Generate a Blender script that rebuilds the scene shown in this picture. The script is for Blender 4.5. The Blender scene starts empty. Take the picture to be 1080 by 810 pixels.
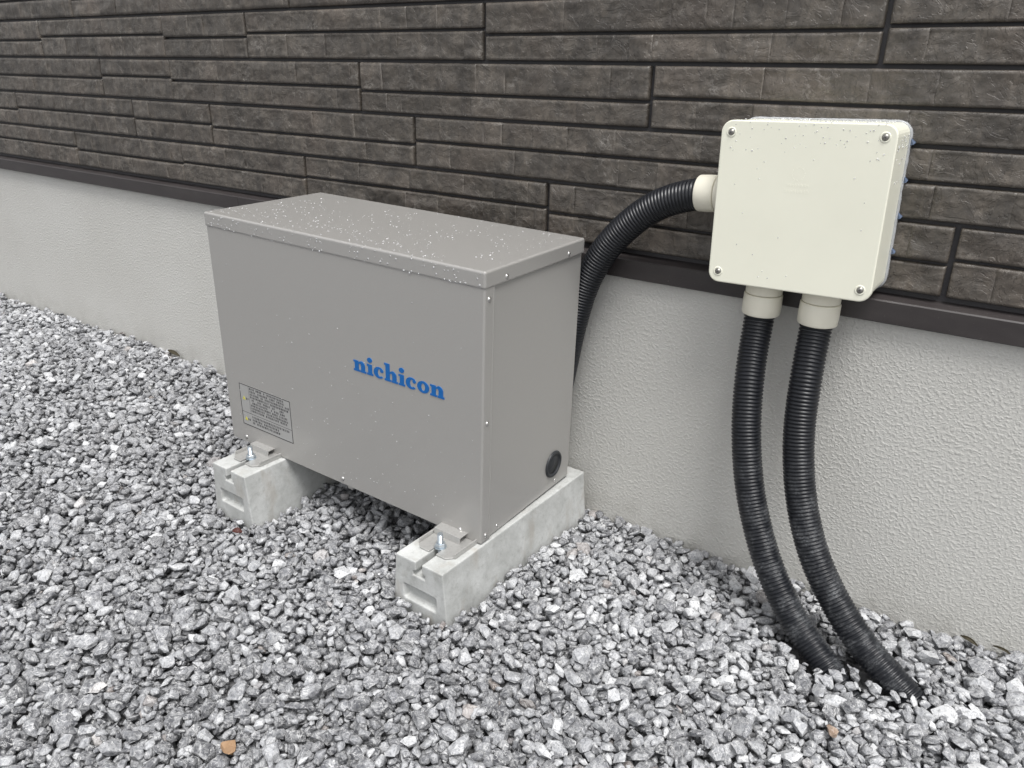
import bpy, bmesh, math, random
import numpy as np
from mathutils import Vector, Matrix

random.seed(7)
rng = np.random.default_rng(11)
sc = bpy.context.scene
COL = sc.collection

# ------------------------------------------------------------------ camera
CAM = np.array([0.9472, -1.5592, 1.0531])
C_R = np.array([0.8167, 0.5768, 0.0170]); C_F = np.array([-0.5294, 0.7606, -0.3757])
C_R /= np.linalg.norm(C_R); C_F -= C_R * C_F.dot(C_R); C_F /= np.linalg.norm(C_F)
C_U = np.cross(C_R, C_F)
FPX = 813.4                                   # focal length in pixels of a 1080 wide picture
cam_d = bpy.data.cameras.new('camera')
cam_d.sensor_width = 36.0
cam_d.lens = FPX / 1080 * 36.0
cam_d.clip_start = 0.02; cam_d.clip_end = 500
cam = bpy.data.objects.new('camera', cam_d); COL.objects.link(cam)
cam.matrix_world = Matrix(((C_R[0], C_U[0], -C_F[0], CAM[0]), (C_R[1], C_U[1], -C_F[1], CAM[1]),
                           (C_R[2], C_U[2], -C_F[2], CAM[2]), (0, 0, 0, 1)))
sc.camera = cam

# ------------------------------------------------------------------ light: a bright overcast day
SUN_EL, SUN_AZ = math.radians(66), math.radians(130)      # azimuth clockwise from +Y
world = bpy.data.worlds.new('World'); sc.world = world; world.use_nodes = True
wn = world.node_tree; wn.nodes.clear()
wo = wn.nodes.new('ShaderNodeOutputWorld'); bg = wn.nodes.new('ShaderNodeBackground')
sky = wn.nodes.new('ShaderNodeTexSky'); sky.sky_type = 'NISHITA'; sky.sun_disc = False
sky.sun_elevation = SUN_EL; sky.sun_rotation = SUN_AZ
sky.air_density = 1.0; sky.dust_density = 3.0; sky.ozone_density = 1.0
hs = wn.nodes.new('ShaderNodeHueSaturation'); hs.inputs['Saturation'].default_value = 0.12
wn.links.new(sky.outputs[0], hs.inputs['Color']); wn.links.new(hs.outputs[0], bg.inputs['Color'])
bg.inputs['Strength'].default_value = 0.105
wn.links.new(bg.outputs[0], wo.inputs['Surface'])
sun_d = bpy.data.lights.new('sun', 'SUN'); sun_d.energy = 1.5; sun_d.angle = math.radians(24)
sun_d.color = (1.0, 0.985, 0.965)
sun = bpy.data.objects.new('sun', sun_d); COL.objects.link(sun)
sdir = Vector((math.sin(SUN_AZ) * math.cos(SUN_EL), math.cos(SUN_AZ) * math.cos(SUN_EL), math.sin(SUN_EL)))
sun.rotation_euler = sdir.to_track_quat('Z', 'Y').to_euler(); sun.location = sdir * 20
vs = sc.view_settings
vs.view_transform = 'Standard'; vs.look = 'None'; vs.gamma = 1.0; vs.exposure = 0.97; vs.use_curve_mapping = False
sc.render.engine = 'CYCLES'
sc.cycles.use_denoising = True
sc.cycles.max_bounces = 8

# ------------------------------------------------------------------ helpers
def tag(o, label=None, cat=None, group=None, kind=None):
    if label: o['label'] = label
    if cat: o['category'] = cat
    if group: o['group'] = group
    if kind: o['kind'] = kind
    return o

def empty(name, loc=(0, 0, 0), label=None, cat=None, group=None, mat=None):
    o = bpy.data.objects.new(name, None); COL.objects.link(o); o.empty_display_size = 0.1
    if mat is not None: o.matrix_world = mat
    else: o.location = loc
    return tag(o, label, cat, group)

def link(name, me, mat=None, parent=None, smooth=False):
    o = bpy.data.objects.new(name, me); COL.objects.link(o)
    if mat is not None:
        me.materials.clear(); me.materials.append(mat)
    if parent is not None: o.parent = parent
    if smooth: me.polygons.foreach_set('use_smooth', [True] * len(me.polygons))
    return o

def from_bm(name, bm, mat=None, parent=None, smooth=False):
    me = bpy.data.meshes.new(name); bmesh.ops.recalc_face_normals(bm, faces=bm.faces[:])
    bm.to_mesh(me); bm.free()
    return link(name, me, mat, parent, smooth)

def np_mesh(name, V, F4=None, F3=None):
    """Mesh from numpy vertex, quad and triangle arrays."""
    me = bpy.data.meshes.new(name)
    parts, starts, n = [], [], 0
    for F in (F4, F3):
        if F is not None and len(F):
            k = F.shape[1]; parts.append(F.ravel()); starts.append(np.arange(len(F)) * k + n); n += F.size
    idx = np.concatenate(parts).astype(np.int32); st = np.concatenate(starts).astype(np.int32)
    me.vertices.add(len(V)); me.vertices.foreach_set('co', np.ascontiguousarray(V, np.float32).ravel())
    me.loops.add(len(idx)); me.loops.foreach_set('vertex_index', idx)
    me.polygons.add(len(st)); me.polygons.foreach_set('loop_start', st)
    me.update(calc_edges=True); me.validate()
    return me

def bm_box(bm, x0, x1, y0, y1, z0, z1, bev=0.0, seg=2):
    vs_ = [bm.verts.new(p) for p in ((x0,y0,z0),(x1,y0,z0),(x1,y1,z0),(x0,y1,z0),(x0,y0,z1),(x1,y0,z1),(x1,y1,z1),(x0,y1,z1))]
    fs = [bm.faces.new([vs_[i] for i in f]) for f in ((0,1,2,3),(4,7,6,5),(0,4,5,1),(1,5,6,2),(2,6,7,3),(3,7,4,0))]
    if bev > 0:
        es = {e for f in fs for e in f.edges}
        bmesh.ops.bevel(bm, geom=list(es), offset=bev, segments=seg, profile=0.5, affect='EDGES')

def bm_lathe(bm, prof, segs=24, mat=Matrix()):
    """Surface of revolution about +Z of a list of (r, z)."""
    rings = []
    for r, z in prof:
        if r < 1e-6: rings.append([bm.verts.new(mat @ Vector((0, 0, z)))])
        else: rings.append([bm.verts.new(mat @ Vector((r*math.cos(2*math.pi*k/segs), r*math.sin(2*math.pi*k/segs), z))) for k in range(segs)])
    for a, b in zip(rings, rings[1:]):
        for k in range(segs):
            k2 = (k+1) % segs
            if len(a) == 1 and len(b) == 1: continue
            if len(a) == 1: bm.faces.new((a[0], b[k2], b[k]))
            elif len(b) == 1: bm.faces.new((a[k], a[k2], b[0]))
            else: bm.faces.new((a[k], a[k2], b[k2], b[k]))

def bm_prism(bm, poly, d0, d1, f):
    """Closed prism: 2D outline 'poly' placed by f(u, v, depth)."""
    a = [bm.verts.new(f(u, v, d0)) for u, v in poly]; b = [bm.verts.new(f(u, v, d1)) for u, v in poly]
    n = len(poly)
    bm.faces.new(a); bm.faces.new(b[::-1])
    for i in range(n): bm.faces.new((a[i], b[i], b[(i+1) % n], a[(i+1) % n]))

def rounded_rect(w, h, r, n=5, cx=0, cy=0):
    out = []
    for sx, sy, a0 in ((1,1,0),(-1,1,90),(-1,-1,180),(1,-1,270)):
        for k in range(n+1):
            a = math.radians(a0 + 90*k/n)
            out.append((cx + sx*(w/2-r) + r*math.cos(a), cy + sy*(h/2-r) + r*math.sin(a)))
    return out

def bevel_all(o, w, seg=2, ang=30):
    m = o.modifiers.new('bevel', 'BEVEL'); m.width = w; m.segments = seg; m.limit_method = 'ANGLE'
    m.angle_limit = math.radians(ang); m.harden_normals = False
    return m

def axis_mat(p, d):
    return Matrix.Translation(p) @ Vector(d).to_track_quat('Z', 'Y').to_matrix().to_4x4()

# ------------------------------------------------------------------ value noise in numpy
LAT = rng.random((256, 256))
def vnoise(x, y, seed=0):
    x = x + seed*17.13; y = y + seed*31.7
    xi = np.floor(x).astype(int); yi = np.floor(y).astype(int)
    fx = x-xi; fy = y-yi; fx = fx*fx*(3-2*fx); fy = fy*fy*(3-2*fy)
    g = lambda a, b: LAT[a & 255, b & 255]
    return (g(xi,yi)*(1-fx)+g(xi+1,yi)*fx)*(1-fy) + (g(xi,yi+1)*(1-fx)+g(xi+1,yi+1)*fx)*fy
def fbm(x, y, seed=0, oct=4):
    s = 0; a = 0.5; t = 0
    for o in range(oct):
        s = s + a*vnoise(x*2**o, y*2**o, seed+o*3); t += a; a *= 0.5
    return s/t

# ------------------------------------------------------------------ materials
class NT:
    def __init__(self, name):
        self.m = bpy.data.materials.new(name); self.m.use_nodes = True
        self.t = self.m.node_tree; self.t.nodes.clear()
        self.out = self.n('ShaderNodeOutputMaterial'); self.b = self.n('ShaderNodeBsdfPrincipled')
        self.l(self.b.outputs[0], self.out.inputs['Surface'])
        self.pos = self.n('ShaderNodeNewGeometry').outputs['Position']
    def n(self, t, **k):
        x = self.t.nodes.new(t)
        for a, v in k.items(): setattr(x, a, v)
        return x
    def l(self, a, b): self.t.links.new(a, b)
    def set(self, s, v):
        if hasattr(v, 'links'): self.l(v, self.b.inputs[s])
        else: self.b.inputs[s].default_value = v
    def noise(self, scale, detail=4, rough=0.55, vec=None, dist=0.0, stretch=None):
        x = self.n('ShaderNodeTexNoise'); x.inputs['Scale'].default_value = scale
        x.inputs['Detail'].default_value = detail; x.inputs['Roughness'].default_value = rough
        x.inputs['Distortion'].default_value = dist
        v = vec or self.pos
        if stretch:
            mp = self.n('ShaderNodeMapping'); mp.inputs['Scale'].default_value = stretch
            self.l(v, mp.inputs['Vector']); v = mp.outputs[0]
        self.l(v, x.inputs['Vector']); return x.outputs['Fac']
    def voro(self, scale, feature='F1', vec=None, smooth=None):
        x = self.n('ShaderNodeTexVoronoi'); x.feature = feature; x.inputs['Scale'].default_value = scale
        if smooth is not None and feature == 'SMOOTH_F1': x.inputs['Smoothness'].default_value = smooth
        self.l(vec or self.pos, x.inputs['Vector']); return x.outputs['Distance']
    def ramp(self, fac, stops, interp='LINEAR'):
        r = self.n('ShaderNodeValToRGB'); r.color_ramp.interpolation = interp
        e = r.color_ramp.elements
        while len(e) < len(stops): e.new(0.5)
        for el, (p, c) in zip(e, stops):
            el.position = p; el.color = (c, c, c, 1) if not hasattr(c, '__len__') else (*c, 1)
        self.l(fac, r.inputs['Fac']); return r.outputs['Color']
    def mix(self, fac, a, b, mode='MIX'):
        x = self.n('ShaderNodeMix', data_type='RGBA', blend_type=mode)
        for s, v in ((0, fac), (6, a), (7, b)):
            if hasattr(v, 'links'): self.l(v, x.inputs[s])
            else: x.inputs[s].default_value = v if s == 0 else (*v, 1)
        return x.outputs[2]
    def math(self, op, a, b=0.0, c=None):
        x = self.n('ShaderNodeMath', operation=op)
        for i, v in enumerate((a, b) if c is None else (a, b, c)):
            if hasattr(v, 'links'): self.l(v, x.inputs[i])
            else: x.inputs[i].default_value = v
        return x.outputs[0]
    def attr(self, name, kind='GEOMETRY'):
        x = self.n('ShaderNodeAttribute', attribute_name=name, attribute_type=kind); return x.outputs['Fac']
    def sep(self):
        x = self.n('ShaderNodeSeparateXYZ'); self.l(self.pos, x.inputs[0]); return x.outputs
    def bump(self, h, strength=0.5, dist=0.001, prev=None):
        x = self.n('ShaderNodeBump'); x.inputs['Strength'].default_value = strength; x.inputs['Distance'].default_value = dist
        self.l(h, x.inputs['Height'])
        if prev is not None: self.l(prev, x.inputs['Normal'])
        self.l(x.outputs[0], self.b.inputs['Normal']); return x.outputs[0]

def plain(name, col, rough=0.5, metal=0.0, bump=None):
    t = NT(name); t.set('Base Color', (*col, 1)); t.set('Roughness', rough); t.set('Metallic', metal)
    if bump: t.bump(t.noise(bump[0], 3), bump[1], bump[2])
    return t.m

def mat_siding():
    t = NT('slate_siding')
    tone = t.attr('tone')
    n1 = t.noise(15, 5, 0.60, stretch=(1.5, 1, 0.8)); n2 = t.noise(44, 5, 0.66, dist=0.5, stretch=(1.4, 1, 0.7)); n3 = t.noise(5, 2)
    base = t.ramp(n1, [(0.32, (0.056, 0.048, 0.041)), (0.50, (0.090, 0.078, 0.065)), (0.66, (0.130, 0.111, 0.091))])
    base = t.mix(t.ramp(n2, [(0.44, 0.0), (0.60, 0.45)]), base, (0.040, 0.036, 0.032))
    base = t.mix(t.ramp(t.noise(140, 4, 0.7), [(0.58, 0.0), (0.74, 0.4)]), base, (0.19, 0.165, 0.14))
    base = t.mix(t.ramp(n3, [(0.5, 0.0), (0.68, 0.32)]), base, (0.128, 0.100, 0.080))
    rid = t.noise(13, 5, 0.62, dist=0.35, stretch=(1, 1, 1.4))
    rm = t.math('MULTIPLY', t.ramp(rid, [(0.484, 0.0), (0.494, 1.0), (0.500, 0.8), (0.530, 0.0)]), t.ramp(t.noise(14, 3), [(0.54, 0.0), (0.66, 0.55)]))
    base = t.mix(rm, base, (0.30, 0.28, 0.255))
    base = t.mix(t.ramp(t.noise(330, 3, 0.6), [(0.45, 0.0), (0.62, 0.5)]), base, t.mix(0.5, base, (0.03, 0.028, 0.026)))
    base = t.mix(t.math('MULTIPLY', t.attr('joint_glint'), 0.45), base, (0.24, 0.22, 0.20))  # pale hairlines paint in the light that chip sides catch
    g = t.math('MULTIPLY_ADD', tone, 0.36, 0.80)
    mm = t.n('ShaderNodeVectorMath', operation='SCALE'); t.l(base, mm.inputs[0]); t.l(g, mm.inputs['Scale'])
    t.set('Base Color', mm.outputs[0]); t.set('Roughness', t.ramp(n2, [(0.3, 0.34), (0.7, 0.62)])); t.set('Specular IOR Level', 0.6)
    st = t.ramp(t.noise(20, 4, 0.55, dist=0.8), [(0.34, 0.0), (0.35, 0.2), (0.445, 0.24), (0.453, 0.5), (0.535, 0.54), (0.543, 0.78), (0.64, 0.82), (0.65, 1.0)])
    p = t.bump(st, 0.9, 0.0034)
    t.bump(t.math('MULTIPLY_ADD', rid, 1.2, t.noise(160, 4, 0.65)), 0.42, 0.0018, p)
    return t.m

def mat_render():
    t = NT('stucco_render')
    v = t.noise(150, 2, 0.55, dist=0.2); w = t.noise(300, 2, 0.5)
    h = t.math('MULTIPLY_ADD', w, 0.25, t.ramp(v, [(0.34, 0.0), (0.50, 0.25), (0.64, 0.9), (0.78, 1.0)]))
    c = t.mix(t.ramp(t.noise(2.2, 4, 0.6), [(0.35, 0.0), (0.7, 1.0)]), (0.520, 0.512, 0.482), (0.555, 0.549, 0.522))
    z = t.sep()[2]
    splash = t.math('MULTIPLY', t.ramp(z, [(0.0, 1.0), (0.10, 0.0)]), t.ramp(t.noise(14, 5, 0.65), [(0.40, 0.0), (0.66, 0.5)]))
    c = t.mix(splash, c, (0.33, 0.32, 0.29))
    scuff = t.ramp(t.noise(3.5, 5, 0.7, stretch=(1, 1, 3)), [(0.66, 0.0), (0.80, 0.12)])
    c = t.mix(scuff, c, (0.36, 0.35, 0.33))
    t.set('Base Color', c); t.set('Roughness', 0.42); t.set('Specular IOR Level', 0.5)
    t.bump(h, 0.62, 0.0016)
    return t.m

def mat_stone(name, kind):
    t = NT(name)
    tone = t.attr('tone', kind); tint = t.attr('tint', kind)
    c = t.ramp(tone, [(0.0, (0.050, 0.051, 0.058)), (0.35, (0.135, 0.138, 0.151)), (0.62, (0.275, 0.281, 0.297)), (1.0, (0.56, 0.567, 0.58))])
    n = t.noise(95, 6, 0.68, dist=0.8); vein = t.noise(42, 3, 0.5, dist=2.2)
    c = t.mix(t.ramp(n, [(0.40, 0.0), (0.60, 0.75)]), c, t.mix(0.55, c, (0.64, 0.645, 0.65)))
    c = t.mix(t.ramp(t.noise(210, 4, 0.7), [(0.50, 0.0), (0.66, 0.65)]), c, (0.07, 0.07, 0.075))
    c = t.mix(t.ramp(vein, [(0.48, 0.0), (0.50, 0.8), (0.52, 0.0)]), c, (0.68, 0.68, 0.67))
    c = t.mix(t.ramp(tint, [(0.0, 0.0), (0.2, 0.0), (0.6, 0.35), (1.0, 0.9)]), c, (0.33, 0.19, 0.09))
    t.set('Base Color', c); t.set('Roughness', t.ramp(n, [(0.3, 0.42), (0.7, 0.75)])); t.set('Specular IOR Level', 0.4)
    t.bump(t.noise(260, 5, 0.65), 0.5, 0.0014)
    return t.m

def mat_concrete():
    t = NT('precast_concrete')
    n = t.noise(12, 7, 0.72, dist=0.3); n2 = t.noise(60, 6, 0.7)
    c = t.ramp(n, [(0.30, (0.36, 0.365, 0.352)), (0.50, (0.46, 0.468, 0.456)), (0.68, (0.56, 0.568, 0.558))])
    c = t.mix(t.ramp(n2, [(0.52, 0.0), (0.70, 0.50)]), c, (0.27, 0.27, 0.26))
    c = t.mix(t.ramp(t.noise(20, 4, 0.6, stretch=(1, 1, 0.4)), [(0.56, 0.0), (0.70, 0.45)]), c, (0.33, 0.295, 0.25))
    c = t.mix(t.ramp(t.voro(230), [(0.0, 0.9), (0.16, 0.0)]), c, (0.15, 0.15, 0.145))
    t.set('Base Color', c); t.set('Roughness', 0.62); t.set('Specular IOR Level', 0.35)
    t.bump(t.math('MULTIPLY_ADD', n2, 0.6, t.noise(260, 4)), 0.28, 0.0012)
    return t.m

def mat_cabinet():
    t = NT('grey_cabinet_paint')
    fl = t.noise(1400, 1, 0.5)
    c = t.mix(t.ramp(fl, [(0.45, 0.0), (0.75, 0.5)]), (0.362, 0.352, 0.336), (0.46, 0.45, 0.434))
    c = t.mix(t.ramp(t.noise(3.0, 4, 0.6), [(0.4, 0.0), (0.75, 0.16)]), c, (0.36, 0.355, 0.34))
    t.set('Base Color', c); t.set('Roughness', 0.42); t.set('Metallic', 0.25); t.set('Coat Weight', 0.6); t.set('Coat Roughness', 0.14)
    t.bump(t.math('MULTIPLY_ADD', t.noise(6, 2), 3.0, t.noise(600, 2)), 0.06, 0.0010)
    return t.m

def mat_ivory(name, col):
    t = NT(name)
    c = t.mix(t.ramp(t.noise(7, 4, 0.6), [(0.4, 0.0), (0.75, 0.5)]), col, tuple(x*0.93 for x in col))
    t.set('Base Color', c); t.set('Roughness', 0.33); t.set('Subsurface Weight', 0.0)
    t.bump(t.noise(500, 2), 0.05, 0.0006)
    return t.m

def mat_conduit():
    t = NT('black_corrugated_plastic')
    z = t.sep()[2]
    low = t.ramp(z, [(0.0, 1.0), (0.26, 0.75), (0.40, 0.12), (0.5, 0.0)])
    d = t.math('MULTIPLY', low, t.ramp(t.noise(26, 5, 0.68), [(0.46, 0.0), (0.70, 0.6)]))
    d = t.math('MULTIPLY', d, t.ramp(t.noise(260, 4, 0.7), [(0.42, 0.05), (0.60, 1.0)]))
    t.set('Base Color', t.mix(d, (0.009, 0.010, 0.013), (0.25, 0.26, 0.27)))
    t.set('Roughness', t.mix(d, (0.33,)*3, (0.8,)*3)); t.set('Specular IOR Level', 0.42)
    t.bump(t.noise(240, 3), 0.12, 0.0008)
    return t.m

def mat_galv():
    t = NT('galvanised_steel')
    c = t.ramp(t.voro(160), [(0.1, (0.40, 0.395, 0.38)), (0.6, (0.45, 0.445, 0.43))])
    t.set('Base Color', c); t.set('Metallic', 0.45); t.set('Roughness', t.ramp(t.noise(70, 4), [(0.3, 0.28), (0.7, 0.42)]))
    return t.m

def mat_flash():
    t = NT('brown_flashing')
    c = t.mix(t.ramp(t.noise(30, 5, 0.6, stretch=(0.3, 1, 1)), [(0.45, 0.0), (0.75, 0.5)]), (0.034, 0.029, 0.029), (0.058, 0.052, 0.050))
    c = t.mix(t.ramp(t.noise(160, 3), [(0.66, 0.0), (0.76, 0.5)]), c, (0.16, 0.15, 0.14))
    t.set('Base Color', c); t.set('Roughness', 0.42)
    return t.m

def mat_ground():
    t = NT('gravel_bed')
    c = t.ramp(t.voro(70), [(0.0, (0.05, 0.05, 0.052)), (0.5, (0.16, 0.16, 0.165)), (0.9, (0.30, 0.30, 0.30))])
    c = t.mix(t.noise(45, 5), c, (0.13, 0.13, 0.135))
    t.set('Base Color', c); t.set('Roughness', 0.85)
    t.bump(t.voro(70), 0.9, 0.012)
    return t.m

def mat_clear():
    t = NT('clear_sealant')
    t.set('Base Color', (0.80, 0.82, 0.84, 1)); t.set('Roughness', 0.18); t.set('IOR', 1.4); t.set('Transmission Weight', 0.55)
    return t.m

def mat_water():
    t = NT('rain_water_glint')
    t.set('Base Color', (0.93, 0.94, 0.95, 1)); t.set('Roughness', 0.06); t.set('IOR', 1.33); t.set('Transmission Weight', 0.66)  # white diffuse share stands in for sky glints on the clear drops
    return t.m

M = dict(siding=mat_siding(), render=mat_render(), gravel=mat_stone('gravel_stone', 'GEOMETRY'), stone=mat_stone('loose_stone', 'OBJECT'),
         concrete=mat_concrete(), cabinet=mat_cabinet(), cover=mat_ivory('ivory_plastic', (0.815, 0.808, 0.685)),
         socket=mat_ivory('cream_plastic', (0.76, 0.73, 0.62)), conduit=mat_conduit(), galv=mat_galv(), flash=mat_flash(),
         ground=mat_ground(), water=mat_water(),
         groove=plain('siding_groove', (0.040, 0.038, 0.041), 0.5, 0, (120, 0.3, 0.001)),
         steel=plain('stainless_screw', (0.66, 0.65, 0.63), 0.25, 0.95), zinc=plain('zinc_bolt', (0.55, 0.60, 0.64), 0.32, 0.9, (300, 0.2, 0.0005)),
         boxscrew=plain('dull_screw', (0.30, 0.29, 0.27), 0.35, 0.8), darksteel=plain('screw_recess', (0.16, 0.155, 0.15), 0.4, 0.7),
         rubber=plain('black_rubber', (0.022, 0.024, 0.027), 0.48, 0, (200, 0.1, 0.0005)),
         blue=plain('blue_print', (0.002, 0.110, 0.365), 0.35), ink=plain('grey_print', (0.022, 0.022, 0.025), 0.5),
         label=plain('label_film', (0.335, 0.333, 0.325), 0.35), yellow=plain('yellow_print', (0.55, 0.52, 0.06), 0.45),
         seal=mat_clear(), tape=plain('blue_masking_film', (0.085, 0.115, 0.18), 0.4),
         leaf=plain('dry_leaf', (0.035, 0.028, 0.012), 0.7, 0, (120, 0.4, 0.002)), redleaf=plain('red_leaf', (0.065, 0.018, 0.013), 0.6, 0, (120, 0.4, 0.002)))

# ------------------------------------------------------------------ ground
bm = bmesh.new()
xs = [-60, -12, -4.6, -3.4, -2.2, -1, 0, 1, 2, 12, 60]; ys = [-60, -12, -3.5, -2, -1.2, -0.6, 0.03, 12, 60]
gv = [[bm.verts.new((x, y, -0.034)) for x in xs] for y in ys]
for j in range(len(ys)-1):
    for i in range(len(xs)-1): bm.faces.new((gv[j][i], gv[j][i+1], gv[j+1][i+1], gv[j+1][i]))
ground = from_bm('ground', bm, M['ground'])
tag(ground, 'gravelled ground along the foot of the house wall', kind='structure')

# ------------------------------------------------------------------ house wall: siding, flashing, foundation
X0, X1 = -4.6, 2.0
house = empty('house_wall', (0, 0, 0), 'house wall clad in dark brown stone-look siding above a pale grey rendered foundation', 'house wall')
bm = bmesh.new(); bm_box(bm, X0, X1, 0.0, 0.16, -0.30, 0.645); from_bm('foundation', bm, M['render'], house)
bm = bmesh.new(); bm_box(bm, X0, X1, 0.0125, 0.16, 0.6475, 2.75); from_bm('siding_backing', bm, M['groove'], house)
prof = [(0.0125, 0.6765), (-0.0165, 0.6690), (-0.0190, 0.6665), (-0.0190, 0.6275), (-0.0172, 0.6255), (-0.0150, 0.6265), (-0.0150, 0.6440), (0.0125, 0.6468)]
for (xa, xb) in ((X0, -1.203), (-1.2015, X1)):
    bm = bmesh.new(); bm_prism(bm, prof, xa, xb, lambda u, v, d: (d, u, v)); from_bm('flashing', bm, M['flash'], house)

PITCH = 0.1284; ZE = 0.6872
def strip_mesh(x0, x1, z0, z1, cell, seed):
    """One long siding stone: a cleft slate face made of several chips, with chamfered edges."""
    r = np.random.default_rng(seed)
    L, H = x1-x0, z1-z0
    nx = max(4, int(L/cell)); nz = max(4, int(round(H/cell)))
    ch = 0.0028
    us = np.concatenate([[0, ch], np.linspace(ch, L-ch, nx+1)[1:-1], [L-ch, L]])
    vs_ = np.concatenate([[0, ch*0.8], np.linspace(ch*0.8, H-ch, nz+1)[1:-1], [H-ch, H]])
    cuts = [0.0]
    while cuts[-1] < L: cuts.append(cuts[-1] + r.choice([r.uniform(0.05, 0.10), r.uniform(0.10, 0.28)]))
    cuts = np.array(cuts); ins = cuts[(cuts > 0.006) & (cuts < L-0.006)]
    us = np.unique(np.concatenate([us, ins-0.0007, ins, ins+0.0007])); us = us[np.concatenate([[True], np.diff(us) > 1e-5])]
    k = np.clip(np.searchsorted(cuts, us, 'right')-1, 0, None)
    nk = len(cuts)+1
    off = r.uniform(-0.0017, 0.0012, nk); tl = r.uniform(-0.010, 0.010, nk); tz = r.uniform(-0.02, 0.02, nk); tone = np.clip(r.normal(0.45, 0.27, nk), 0, 1); so = r.uniform(0, 200, nk)
    U, W = np.meshgrid(us, vs_); K = np.broadcast_to(k, U.shape)
    sx = so[K] + U*15; sz = so[K]*0.7 + W*26
    h = fbm(sx, sz, 1, 4) + 0.15*U
    q = h*6.5; f = q-np.floor(q); f = np.clip((f-0.72)/0.28, 0, 1); f = f*f*(3-2*f)
    d = (np.floor(q)+f)/6.5*0.0085 - 0.0042
    d += (fbm(sx*6, sz*6, 9, 3)-0.5)*0.0014 + off[K] + (U-cuts[K])*tl[K]*0.3 + (W-H/2)*tz[K]
    dist = np.abs(U[..., None]-cuts[None, None, 1:-1]).min(-1) if len(cuts) > 2 else np.full(U.shape, 1.0)
    d -= 0.0012*np.exp(-(dist/0.0007)**2)
    em = np.clip(np.minimum.reduce([U, L-U, W, H-W])/0.0065, 0, 1); em = em*em*(3-2*em)
    Y = -(d*em) - 0.0014
    e = (np.minimum.reduce([U, L-U, W, H-W]) < 1e-9)
    Y[e] = 0.0030
    jm = np.exp(-(dist/0.0006)**2)*np.where(r.random(nk)[K] < 0.65, 1.0, 0.25)
    V = np.stack([U+x0, Y, W+z0], -1)
    nu, nv = len(us), len(vs_)
    V = V.reshape(-1, 3); I = np.arange(nu*nv).reshape(nv, nu)
    F = np.stack([I[:-1, :-1], I[:-1, 1:], I[1:, 1:], I[1:, :-1]], -1).reshape(-1, 4)
    ring = np.concatenate([I[0, :], I[1:, -1], I[-1, -2::-1], I[-2:0:-1, 0]])
    B = V[ring].copy(); B[:, 1] = 0.0135; n0 = len(V); V = np.concatenate([V, B]); m = len(ring)
    a = np.arange(m); b = (a+1) % m
    F = np.concatenate([F, np.stack([ring[b], ring[a], n0+a, n0+b], -1)])
    T = np.concatenate([tone[K].ravel(), tone[np.broadcast_to(k, (nv, nu)).ravel()[ring]]])
    Jt = np.concatenate([jm.ravel(), np.zeros(m)])
    return V, F, T, Jt

ROWS = [  # joints of each double course as read from the photograph, lowest course first
    [-2.194, -1.504, -0.893, -0.047, 0.808], [-2.612, -1.763, -1.323, -0.460, 0.395],
    [-1.930, -1.510, -0.649, 0.198], [-2.312, -1.518, -1.104, -0.236, 0.630], [-2.05, -1.770, -1.515, -0.905, -0.045, 0.790]]
MIDS = [[0.068, 0.059, 0.064, 0.0675, 0.0575, 0.0675], [0.0590, 0.0680, 0.0640, 0.0565, 0.0670, 0.0680],
        [0.061, 0.071, 0.0625, 0.0545, 0.0625], [0.0585, 0.0700, 0.0595, 0.0695, 0.0580, 0.0640], [0.066, 0.058, 0.060, 0.067, 0.058, 0.066, 0.06]]
upV, upF, upT, nup = [], [], [], 0
for row in range(16):
    if row < 5: js, mids = ROWS[row], MIDS[row]
    else:
        js = [-3.9 + 0.85*k + (0.43 if row % 2 else 0.07) + random.uniform(-0.1, 0.1) for k in range(7)]; mids = [random.choice((0.0575, 0.0675)) for _ in range(8)]
    left = js[0]-0.86
    js = ([left] if left > X0+0.2 else []) + js
    if len(mids) < len(js)+1: mids = [0.062] + mids
    left = js[0]-0.87
    if left > X0+0.2: js = [left] + js; mids = [0.067] + mids
    right = js[-1]+0.86
    if right < X1-0.1: js = js + [right]; mids = mids + [0.0575]
    zb = ZE + row*PITCH; edges = [X0] + js + [X1]
    for i in range(len(edges)-1):
        g0 = 0.0048 if i else 0; g1 = 0.0048 if i < len(edges)-2 else 0
        if row < 5 and abs(edges[i]+1.51) < 0.012: g0 = 0.0012
        if row < 5 and abs(edges[i+1]+1.51) < 0.012: g1 = 0.0012
        a, b = edges[i]+g0, edges[i+1]-g1
        for s, (za, zt) in enumerate(((0.0038 if row else 0.0, mids[i]-0.0030), (mids[i]+0.0030, PITCH-0.0038))):
            near = row < 5 and b > -3.0
            cell = (0.0042 if b > -1.0 else 0.006) if near and row < 4 else (0.008 if row < 6 else 0.022)
            V, F, T, Jt = strip_mesh(a, b, zb+za, zb+zt, cell, 1000*row+10*i+s)
            if row < 5:
                me = np_mesh('brick', V, F); me.attributes.new('tone', 'FLOAT', 'POINT').data.foreach_set('value', T.astype(np.float32)); me.attributes.new('joint_glint', 'FLOAT', 'POINT').data.foreach_set('value', Jt.astype(np.float32))
                link('brick', me, M['siding'], house)
            else:
                upV.append(V); upF.append(F+nup); upT.append(T); nup += len(V)
me = np_mesh('upper_siding', np.concatenate(upV), np.concatenate(upF))
me.attributes.new('tone', 'FLOAT', 'POINT').data.foreach_set('value', np.concatenate(upT).astype(np.float32))
tag(link('upper_siding', me, M['siding'], house), kind='stuff')

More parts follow.
